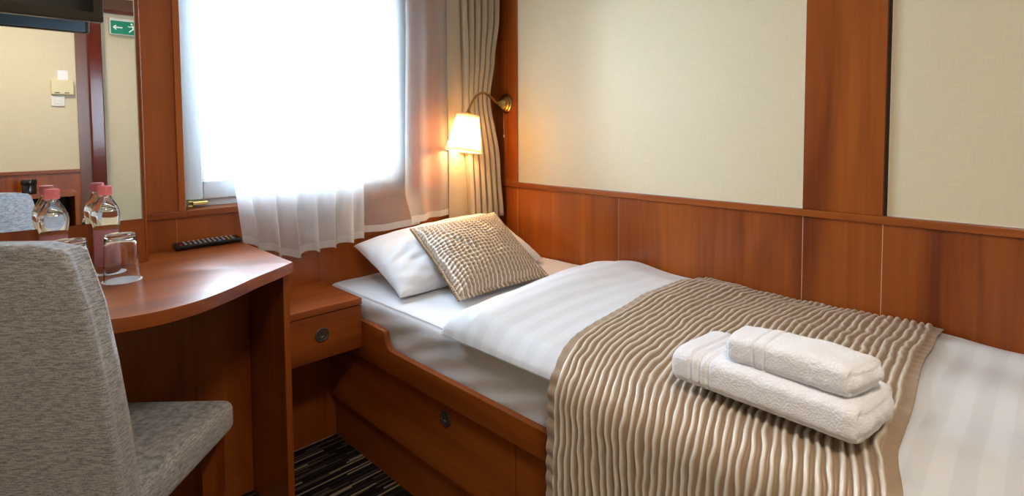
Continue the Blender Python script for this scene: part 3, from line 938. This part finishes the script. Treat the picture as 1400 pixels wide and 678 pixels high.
# ------------------------------------------------------------------ BOTTLES, GLASSES, COASTERS, REMOTE
DZ = .8057
def bottle_body():
    return [(0, .004), (.015, .002), (.023, .0), (.0265, .004), (.0275, .012), (.0264, .022), (.0272, .032), (.0264, .042), (.0272, .052), (.0264, .062), (.0268, .090), (.0262, .108), (.0268, .116),
            (.0295, .128), (.0312, .142), (.0315, .152), (.0300, .163), (.0240, .178), (.0165, .192), (.0128, .199), (.0122, .203), (.0122, .208), (0, .208)]
def make_bottle(loc, label):
    t = thing('water_bottle', label, 'bottle', loc, 'small water bottles on the desk')
    bm = bmesh.new(); lathe(bm, bottle_body(), 40, Matrix.Translation(loc)); mk('body', bm, WATER, t, True, .8)
    bm = bmesh.new()
    lathe(bm, [(.0282, .020), (.0282, .113)], 40, Matrix.Translation(loc)); lb = mk('label', bm, LABEL, t, True)
    lb['label'] = 'sheer pink wrap-round label'
    bm = bmesh.new()
    def cap(u, v):
        a = 2*PI*u; z = .2035+.022*v; r = .0148+.0005*math.sin(a*30)
        return Vector(loc)+Vector((r*math.cos(a), r*math.sin(a), z))
    grid(bm, 120, 2, cap); bmesh.ops.remove_doubles(bm, verts=bm.verts[:], dist=1e-5)
    lathe(bm, [(.0148, .2255), (.0136, .228), (0, .228)], 60, Matrix.Translation(loc))
    lathe(bm, [(.0148, .2035), (.0125, .2037)], 60, Matrix.Translation(loc))
    cp = mk('cap', bm, PINKCAP, t, True, .6); cp['label'] = 'ribbed pink screw cap'
    return t
def copy_thing(o, loc, label):
    c = o.copy(); COL.objects.link(c); c.location = loc; c['label'] = label
    for ch in list(o.children):
        k = ch.copy(); COL.objects.link(k); k.parent = c; k.matrix_parent_inverse = ch.matrix_parent_inverse.copy()
        for g in list(ch.children):
            kk = g.copy(); COL.objects.link(kk); kk.parent = k; kk.matrix_parent_inverse = g.matrix_parent_inverse.copy()
    return c
CZ = .0015
b1 = make_bottle((-1.576, -.196, DZ+CZ), 'clear water bottle with pink cap standing behind the upturned glass')
copy_thing(b1, (-1.6815, -.200, DZ+CZ), 'clear water bottle with pink cap nearest the left edge, behind the chair back')
def make_glass(loc, label):
    bm = bmesh.new()   # stands upside down on its rim
    H = .117
    out = [(.0372, 0), (.0369, .03), (.0343, .085), (.0325, .108), (.0302, .1155), (.024, H), (0, H)]
    inn = [(0, H-.012), (.024, H-.012), (.0295, H-.017), (.0322, .085), (.0349, .03), (.0353, 0)]
    lathe(bm, out+inn, 48, Matrix.Translation(loc)); 
    # close the rim
    bm.verts.ensure_lookup_table()
    es = [e for e in bm.edges if len(e.link_faces) == 1]
    bmesh.ops.bridge_loops(bm, edges=es)
    o = mk('drinking_glass', bm, GLASS, None, True, .9)
    # move the origin under the rim so that it can be copied
    o.data.transform(Matrix.Translation(-Vector(loc))); o.location = loc
    return tag(o, label, 'glass', 'upturned glasses on the desk')
g1 = make_glass((-1.566, -.318, DZ+CZ), 'upturned clear drinking glass in front of the right water bottle')
g2 = g1.copy(); COL.objects.link(g2); g2.location = (-1.664, -.322, DZ+CZ); g2['label'] = 'upturned clear drinking glass almost hidden behind the chair back'
def coaster_mesh(loc, r):
    bm = bmesh.new(); n = 96
    pts = [(loc[0]+(r+.0012*math.sin(i/n*2*PI*24))*math.cos(2*PI*i/n), loc[1]+(r+.0012*math.sin(i/n*2*PI*24))*math.sin(2*PI*i/n)) for i in range(n)]
    prism_z(bm, pts, loc[2], loc[2]+.0012); return bm
for loc, r, lab in (((-1.566, -.318, DZ+.0001), .0415, 'round white paper coaster under the upturned glass beside the chair'),
                    ((-1.576, -.196, DZ+.0001), .040, 'round white paper coaster under the right water bottle'),
                    ((-1.6815, -.200, DZ+.0001), .040, 'round white paper coaster under the left water bottle'),
                    ((-1.664, -.322, DZ+.0001), .0415, 'round white paper coaster under the glass hidden behind the chair')):
    tag(mk('coaster', coaster_mesh(loc, r), WHITEPAP), lab, 'coaster', 'paper coasters on the desk')

# remote control, tipped up against the panelling
t = thing('remote_control', 'black remote control lying on the desk against the panelling', 'remote control', (-1.29, -.024, DZ))
M = Matrix.Translation((-1.292, -.0265, DZ+.0118)) @ Matrix.Rotation(math.radians(2.0), 4, 'Z') @ Matrix.Rotation(math.radians(10), 4, 'X')
bm = bmesh.new(); box(bm, (-.096, -.019, -.0075), (.096, .019, .0075), .004, 3)
for v in bm.verts: v.co = M @ v.co
mk('case', bm, BLACK, t, True, .7)
k = 0
for i in range(12):
    for j in range(3):
        bm = bmesh.new(); x = -.080+i*.0138; y = -.012+j*.012
        if i == 0 and j != 0: bm.free(); continue
        box(bm, (x-.0038, y-.0032, .0073), (x+.0038, y+.0032, .0094), .001, 1)
        for v in bm.verts: v.co = M @ v.co
        mk('button', bm, REDKEY if i == 0 else (GOLD if (i == 10 and j < 2) else GREYKEY), t)

# ------------------------------------------------------------------ FAR WALL FITTINGS (seen in the mirror)
t = thing('exit_sign', 'green emergency exit sign with arrow, seen in the mirror', 'sign', (-1.0, YB, 1.87))
mk('housing', bx((-1.118, YB+.0005, 1.822), (-.83, YB+.045, 1.935), .008), WHITEPL, t)
mk('face', bx((-1.112, YB+.045, 1.828), (-.836, YB+.047, 1.915), .001, 1), GREEN, t)
bm = bmesh.new(); yy0, yy1 = YB+.047, YB+.0485
def stroke(pts, wd):
    for (x0, z0_), (x1, z1_) in zip(pts[:-1], pts[1:]):
        d = Vector((x1-x0, 0, z1_-z0_)).normalized(); n = Vector((-d.z, 0, d.x))*wd/2
        A = Vector((x0, 0, z0_)); B = Vector((x1, 0, z1_))
        q = [A+n, A-n, B-n, B+n]
        lo_ = [bm.verts.new((p.x, yy0, p.z)) for p in q]; hi = [bm.verts.new((p.x, yy1, p.z)) for p in q]
        bm.faces.new(lo_); bm.faces.new(hi)
        for i in range(4): bm.faces.new((lo_[i], lo_[(i+1) % 4], hi[(i+1) % 4], hi[i]))
stroke([(-1.098, 1.871), (-1.048, 1.871)], .008); stroke([(-1.082, 1.885), (-1.098, 1.871), (-1.082, 1.857)], .007)
mk('arrow', bm, SIGNW, t); bm = bmesh.new()
# running figure
stroke([(-.992, 1.889), (-.984, 1.868)], .013); stroke([(-.984, 1.870), (-1.000, 1.857), (-1.012, 1.845)], .008)
stroke([(-.984, 1.868), (-.972, 1.856), (-.978, 1.840)], .008); stroke([(-.992, 1.888), (-1.008, 1.878), (-1.016, 1.886)], .006); stroke([(-.990, 1.886), (-.974, 1.890), (-.966, 1.880)], .006)
lathe(bm, [(0, 0), (.0065, 0), (.0065, .0015), (0, .0015)], 16, Matrix.Translation((-.996, yy0, 1.900)) @ Matrix.Rotation(-PI/2, 4, 'X'))
stroke([(-.945, 1.842), (-.945, 1.902), (-.905, 1.902), (-.905, 1.842)], .006)
mk('pictogram', bm, SIGNW, t)

o = mk('notice', bx((-1.392, YB+.0005, 1.503), (-1.340, YB+.003, 1.566), .0005, 1), WHITEPAP); tag(o, 'small white notice above the cream wall unit, seen in the mirror', 'notice')
t = thing('wall_thermostat', 'cream wall unit with two slots, seen in the mirror', 'thermostat', (-1.37, YB, 1.45))
mk('housing', bx((-1.428, YB+.0005, 1.410), (-1.316, YB+.030, 1.500), .004), CREAMPL, t)
for x in (-1.40, -1.352):
    mk('slot', bx((x-.012, YB+.030, 1.418), (x+.012, YB+.0315, 1.424)), BRONZE, t)
t = thing('light_switch', 'white light switch below the cream wall unit, seen in the mirror', 'switch', (-1.395, YB, 1.37))
mk('plate', bx((-1.43, YB+.0005, 1.335), (-1.362, YB+.010, 1.403), .003), WHITEPL, t)
mk('rocker', bx((-1.415, YB+.010, 1.35), (-1.377, YB+.014, 1.388), .002), WHITEPL, t)

t = thing('side_cabinet', 'low open-fronted wooden cabinet against the end wall, seen in the mirror', 'cabinet', (-1.47, YB+.17, 0))
cx0, cx1, cy0, cy1, cz = -1.66, -1.345, YB+.012, YB+.30, .80
mk('top', bx((cx0, cy0, cz-.022), (cx1, cy1, cz), .001, 1), WX, t)
mk('side_panel', bx((cx0, cy0, 0), (cx0+.02, cy1, cz-.0221), .001, 1), WZ, t); mk('side_panel', bx((cx1-.02, cy0, 0), (cx1, cy1, cz-.0221), .001, 1), WZ, t)
mk('shelf', bx((cx0+.0201, cy0, .45), (cx1-.0201, cy1-.01, .47)), BLACK, t)
mk('back_panel', bx((cx0+.0201, cy0, 0), (cx1-.0201, cy0+.008, cz-.0221)), BLACK, t)
t = thing('canister', 'black rounded lidded canister on the side cabinet, seen in the mirror', 'canister', (-1.565, YB+.2, cz))
Mc = Matrix.Translation((-1.565, YB+.20, cz+.0002))
bm = bmesh.new(); lathe(bm, [(0, 0), (.030, 0), (.034, .004), (.034, .05), (.032, .054), (0, .054)], 32, Mc); mk('body', bm, BLACK, t, True, .7)
bm = bmesh.new(); lathe(bm, [(0, .0541), (.034, .0541), (.037, .058), (.037, .080), (.033, .088), (0, .091)], 32, Mc); mk('lid', bm, BLACK, t, True, .7)

# ------------------------------------------------------------------ LIGHTS
t = thing('fill_ceiling_lamp', 'added round white flush ceiling lamp, unseen fill over the aisle between bed and desk', 'lamp', (-1.65, -2.1, ZC))
Mc = Matrix.Translation((-1.65, -2.1, ZC-.0005)) @ Matrix.Rotation(PI, 4, 'X')
bm = bmesh.new(); lathe(bm, [(0, 0), (.17, 0), (.17, .02), (.16, .03), (0, .031)], 40, Mc); mk('base', bm, WHITEPL, t, True, .6)
bm = bmesh.new(); lathe(bm, [(0, .032), (.15, .032), (.155, .04), (.13, .06), (.07, .072), (0, .075)], 40, Mc); mk('diffuser', bm, emit('warm_fill_diffuser', (1, .88, .76), 2.0), t, True, .9)
ld = bpy.data.lights.new('ceiling_fill_light', 'AREA'); ld.shape = 'DISK'; ld.size = .34; ld.energy = 15; ld.color = (1, .87, .74)  # unseen ceiling lamp, added to fill the room with light
lo = bpy.data.objects.new('ceiling_fill_light', ld); COL.objects.link(lo); lo.location = (-1.65, -2.1, ZC-.085)

# overcast daylight
wd = bpy.data.worlds.new('daylight'); scene.world = wd; wd.use_nodes = True
bg = wd.node_tree.nodes['Background']; bg.inputs[0].default_value = (.67, .84, 1.0, 1); bg.inputs[1].default_value = 31
ld = bpy.data.lights.new('window_daylight_portal', 'AREA'); ld.shape = 'RECTANGLE'; ld.size = WX1-WX0; ld.size_y = WZ1-WZ0
ld.cycles.is_portal = True
lo = bpy.data.objects.new('window_daylight_portal', ld); COL.objects.link(lo); lo.location = ((WX0+WX1)/2, .16, (WZ0+WZ1)/2)
lo.rotation_euler = (-PI/2, 0, 0)

# ------------------------------------------------------------------ CAMERA
yw, pt, rl, F, CX, CY = 7.96884392e-01, 5.00381985e-02, -4.56943925e-03, 752.636560, 720.645016, 213.055499
f_ = Vector((math.sin(yw)*math.cos(pt), math.cos(yw)*math.cos(pt), -math.sin(pt)))
r_ = Vector((math.cos(yw), -math.sin(yw), 0)); u_ = r_.cross(f_)
c, s = math.cos(rl), math.sin(rl)
R_, U_ = c*r_+s*u_, -s*r_+c*u_
cd = bpy.data.cameras.new('camera'); cam = bpy.data.objects.new('camera', cd); COL.objects.link(cam)
cam.matrix_world = Matrix(((R_.x, U_.x, -f_.x, -1.829), (R_.y, U_.y, -f_.y, -1.990), (R_.z, U_.z, -f_.z, 1.18), (0, 0, 0, 1)))
cd.sensor_fit = 'HORIZONTAL'; cd.sensor_width = 36; cd.lens = 36*F/1400
cd.shift_x = (700-CX)/1400; cd.shift_y = (CY-339)/1400
cd.clip_start = .02
scene.camera = cam
scene.view_settings.view_transform = 'Standard'; scene.view_settings.look = 'None'
scene.view_settings.gamma = 1; scene.view_settings.use_curve_mapping = False
scene.view_settings.exposure = 0.28
